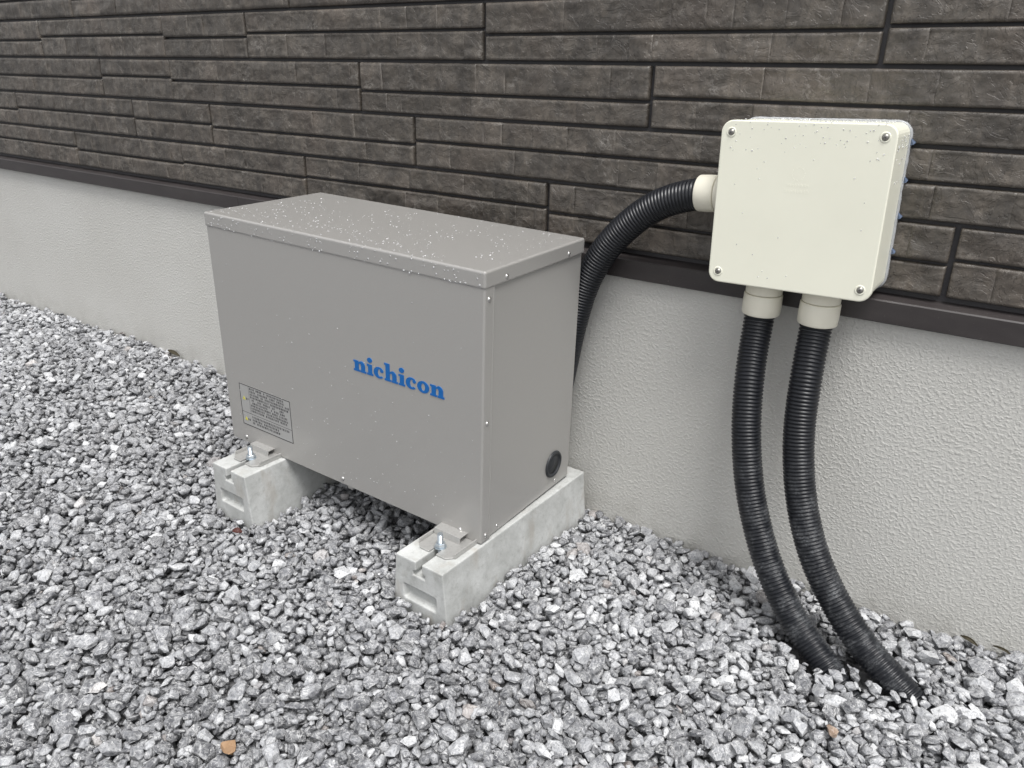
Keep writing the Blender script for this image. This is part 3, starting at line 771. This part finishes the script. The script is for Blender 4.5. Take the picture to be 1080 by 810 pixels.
# tone: dark and mid grey crushed limestone with pale stones; paler near the conduits and towards the far end, darker away from the wall
pale = np.exp(-((arr[:, 0]-0.55)/0.55)**2-((arr[:, 1]+0.25)/0.38)**2)*0.16 + np.clip((-arr[:, 0]-0.9)/2.0, 0, 1)*0.12
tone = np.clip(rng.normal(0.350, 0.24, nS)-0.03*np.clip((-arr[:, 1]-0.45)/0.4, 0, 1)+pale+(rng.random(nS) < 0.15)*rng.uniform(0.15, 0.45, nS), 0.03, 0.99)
tint = np.where(rng.random(nS) < 0.012, rng.uniform(0.2, 0.42, nS), 0.0)
def stone_matrix(s, extra=0.0):
    x, y, z, a, b, c, th, nrm = s
    R = nrm.to_track_quat('Z', 'Y').to_matrix() @ Matrix.Rotation(th, 3, 'Z') if False else (Vector((0, 0, 1)).rotation_difference(nrm).to_matrix() @ Matrix.Rotation(th, 3, 'Z'))
    return R @ Matrix.Diagonal((a, b, c))
# singled-out stones: nearest stone to each spot takes the colour seen in the photograph
SPECIAL = [((0.0282, -1.0387), 0.70, 1.0, 0.0125, 'small orange-brown stone lying alone among grey gravel near the camera'),
           ((0.8318, -0.4075), 0.45, 0.75, 0.0105, 'small brown stone in the pale gravel below the two buried conduits'),
           ((0.2943, -0.7350), 0.72, 0.42, 0.0150, 'pale buff stone with a rough face in gravel before the cabinet')]
used = set()
for (px, py), tn, ti, sz, labl in SPECIAL:
    d2 = (arr[:, 0]-px)**2+(arr[:, 1]-py)**2 + np.where(vis > 0.5*math.pi*arr[:, 3]*arr[:, 4], 0, 1.0)
    k = int(np.argmin(d2)); used.add(k); s = S[k]
    me = PROTO[k % 28][0]; o = link('stone', me); o.matrix_world = Matrix.Translation((px, py, float(HM[int((py-GY0)/CELL)-2:int((py-GY0)/CELL)+3, int((px-GX0)/CELL)-2:int((px-GX0)/CELL)+3].max())+sz*0.30)) @ stone_matrix((s[0], s[1], s[2], sz, sz*0.8, sz*0.62, s[6], s[7])).to_4x4()
    o['tone'] = float(tn); o['tint'] = float(ti); tag(o, labl, 'stone')
top = [int(k) for k in np.argsort(-score) if k not in used][:300]
for k in top:
    s = S[k]; o = bpy.data.objects.new('stone', PROTO[k % 28][0]); COL.objects.link(o); o.parent = ground
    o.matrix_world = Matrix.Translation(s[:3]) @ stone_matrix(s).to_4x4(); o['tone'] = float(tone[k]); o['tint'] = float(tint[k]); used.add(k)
VV, FF, T1, T2, nv = [], [], [], [], 0
for k in range(nS):
    if k in used: continue
    _, V, F = PROTO[k % 28]; s = S[k]
    VV.append(V @ np.array(stone_matrix(s)).T + np.array(s[:3])); FF.append(F+nv); nv += len(V)
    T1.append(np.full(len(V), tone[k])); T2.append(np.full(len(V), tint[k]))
me = np_mesh('gravel', np.concatenate(VV), None, np.concatenate(FF))
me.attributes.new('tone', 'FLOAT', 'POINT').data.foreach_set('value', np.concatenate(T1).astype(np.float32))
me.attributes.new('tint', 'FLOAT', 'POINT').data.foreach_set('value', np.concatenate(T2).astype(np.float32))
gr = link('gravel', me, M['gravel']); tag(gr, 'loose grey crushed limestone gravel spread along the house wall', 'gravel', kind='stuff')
print('stones', nS, 'tris', len(me.polygons), 'mean top', float(HM[(HM < 1) & (own >= 0)].mean()))

# ------------------------------------------------------------------ dry leaf bits at the foot of the wall
def leaf(p, ln, wd, rz, mat, label):
    bm = bmesh.new(); n = 7; rows = []
    for k in range(n):
        t = k/(n-1); w = wd*math.sin(math.pi*(0.08+0.84*t)); z = 0.006*math.sin(t*math.pi)+0.002
        rows.append([bm.verts.new((ln*(t-0.5), s*w, z+abs(s)*0.004+dz)) for dz in (0,) for s in (-1, -0.4, 0.4, 1)])
    for a, b in zip(rows, rows[1:]):
        for i in range(3): bm.faces.new((a[i], a[i+1], b[i+1], b[i]))
    o = from_bm('dead_leaf', bm, mat); o.location = p; o.rotation_euler = (0.5, 0.15, rz)
    m = o.modifiers.new('thick', 'SOLIDIFY'); m.thickness = 0.0012
    tag(o, label, 'dead leaf', 'dead leaf scraps by the wall')
leaf((0.995, -0.014, 0.012), 0.034, 0.0045, -0.25, M['leaf'], 'dark olive leaf scrap at the wall foot nearer the conduits')
leaf((1.052, -0.010, 0.014), 0.036, 0.0030, -0.1, M['leaf'], 'thin dark leaf scrap at the wall foot farther from the conduits')
leaf((-1.72, -0.012, 0.020), 0.070, 0.0080, 0.05, M['leaf'], 'green-brown leaf scrap against the foundation beyond the cabinet')
leaf((-0.4986, -0.6311, 0.010), 0.024, 0.0070, 0.6, M['redleaf'], 'dark red leaf scrap in the gravel by the concrete block')

# ------------------------------------------------------------------ rain drops
def drops(name, spots, label):
    VV, FF, nv = [], [], 0; seg = 9
    for p, n_, r in spots:
        n_ = Vector(n_); A = n_.to_track_quat('Z', 'Y').to_matrix(); V = []
        hh = r*random.uniform(0.55, 0.75); ph = random.random()*6; el = random.uniform(0.8, 1.25)
        for rad, z in ((1.0, -0.06), (0.96, 0.30), (0.78, 0.64), (0.42, 0.92)):
            for k in range(seg):
                a = ph+2*math.pi*k/seg; V.append(Vector(p)+A @ Vector((rad*r*math.cos(a)*el, rad*r*math.sin(a), z*hh)))
        V.append(Vector(p)+A @ Vector((0, 0, hh))); F = []
        for j in range(3):
            for k in range(seg):
                k2 = (k+1) % seg; a, b, c, d = j*seg+k, j*seg+k2, (j+1)*seg+k2, (j+1)*seg+k; F += [(a, b, c), (a, c, d)]
        for k in range(seg): F.append((3*seg+k, 3*seg+(k+1) % seg, 4*seg))
        for k in range(1, seg-1): F.append((0, k+1, k))
        VV.append(np.array(V)); FF.append(np.array(F)+nv); nv += len(V)
    me = np_mesh(name, np.concatenate(VV), None, np.concatenate(FF)); o = link(name, me, M['water'], None, True)
    tag(o, label, 'water drops', kind='stuff')
rd = random.Random(21); sp = []
def cw(x, y, z, n): return (CM @ Vector((x, y, z)), CM.to_3x3() @ Vector(n))
for k in range(700):
    x = rd.uniform(0.01, CW-0.01); y = rd.uniform(0.002, CD) if rd.random() < 0.6 else abs(rd.gauss(0, 0.12))
    if y > CD-0.005 or vnoise(np.array(x*7), np.array(y*7), 3) < 0.38: continue
    sp.append((*cw(x, y, CH, (0, 0, 1)), rd.choice((0.0005, 0.0006, 0.0008, 0.0009, 0.0012, 0.0015, 0.0020))))
for k in range(110): sp.append((*cw(rd.uniform(0, CW), -0.0020, CH-rd.uniform(0.004, LID-0.001), (0, -1, 0)), rd.choice((0.0010, 0.0014, 0.0020))))
for k in range(170):
    x, z = rd.uniform(0.02, CW-0.02), abs(rd.gauss(0.0, 0.24))
    if z < CH-LID-0.01 and z > 0.01: sp.append((*cw(x, 0.0, z, (0, -1, 0)), rd.choice((0.0008, 0.0010, 0.0014))))
drops('rain_drops', sp, 'rain drops scattered over the grey cabinet lid and front')
sp = []
def jw(x, y, z, n): return (JM @ Vector((x, y, z)), JM.to_3x3() @ Vector(n))
for k in range(60): sp.append((*jw(rd.uniform(-0.13, 0.14), -JD, JH/2-abs(rd.gauss(0.004, 0.03)), (0, -1, 0)), rd.choice((0.0008, 0.0011, 0.0015))))
for k in range(14): sp.append((*jw(rd.uniform(-0.13, 0.13), -JD, rd.uniform(-0.14, 0.1), (0, -1, 0)), rd.choice((0.0009, 0.0012))))
for k in range(140): sp.append((*jw(rd.uniform(-0.13, 0.13), -rd.uniform(0.006, JD-0.004), JH/2-0.001, (0, 0, 1)), rd.choice((0.0012, 0.0018, 0.0024))))
for k in range(26): sp.append((*jw(JW/2-0.001, -rd.uniform(0.02, JD-0.01), JH/2-0.02-abs(rd.gauss(0, 0.03)), (1, 0, 0)), rd.choice((0.0012, 0.0018))))
drops('rain_drops', sp, 'rain drops on the ivory junction box cover and top')
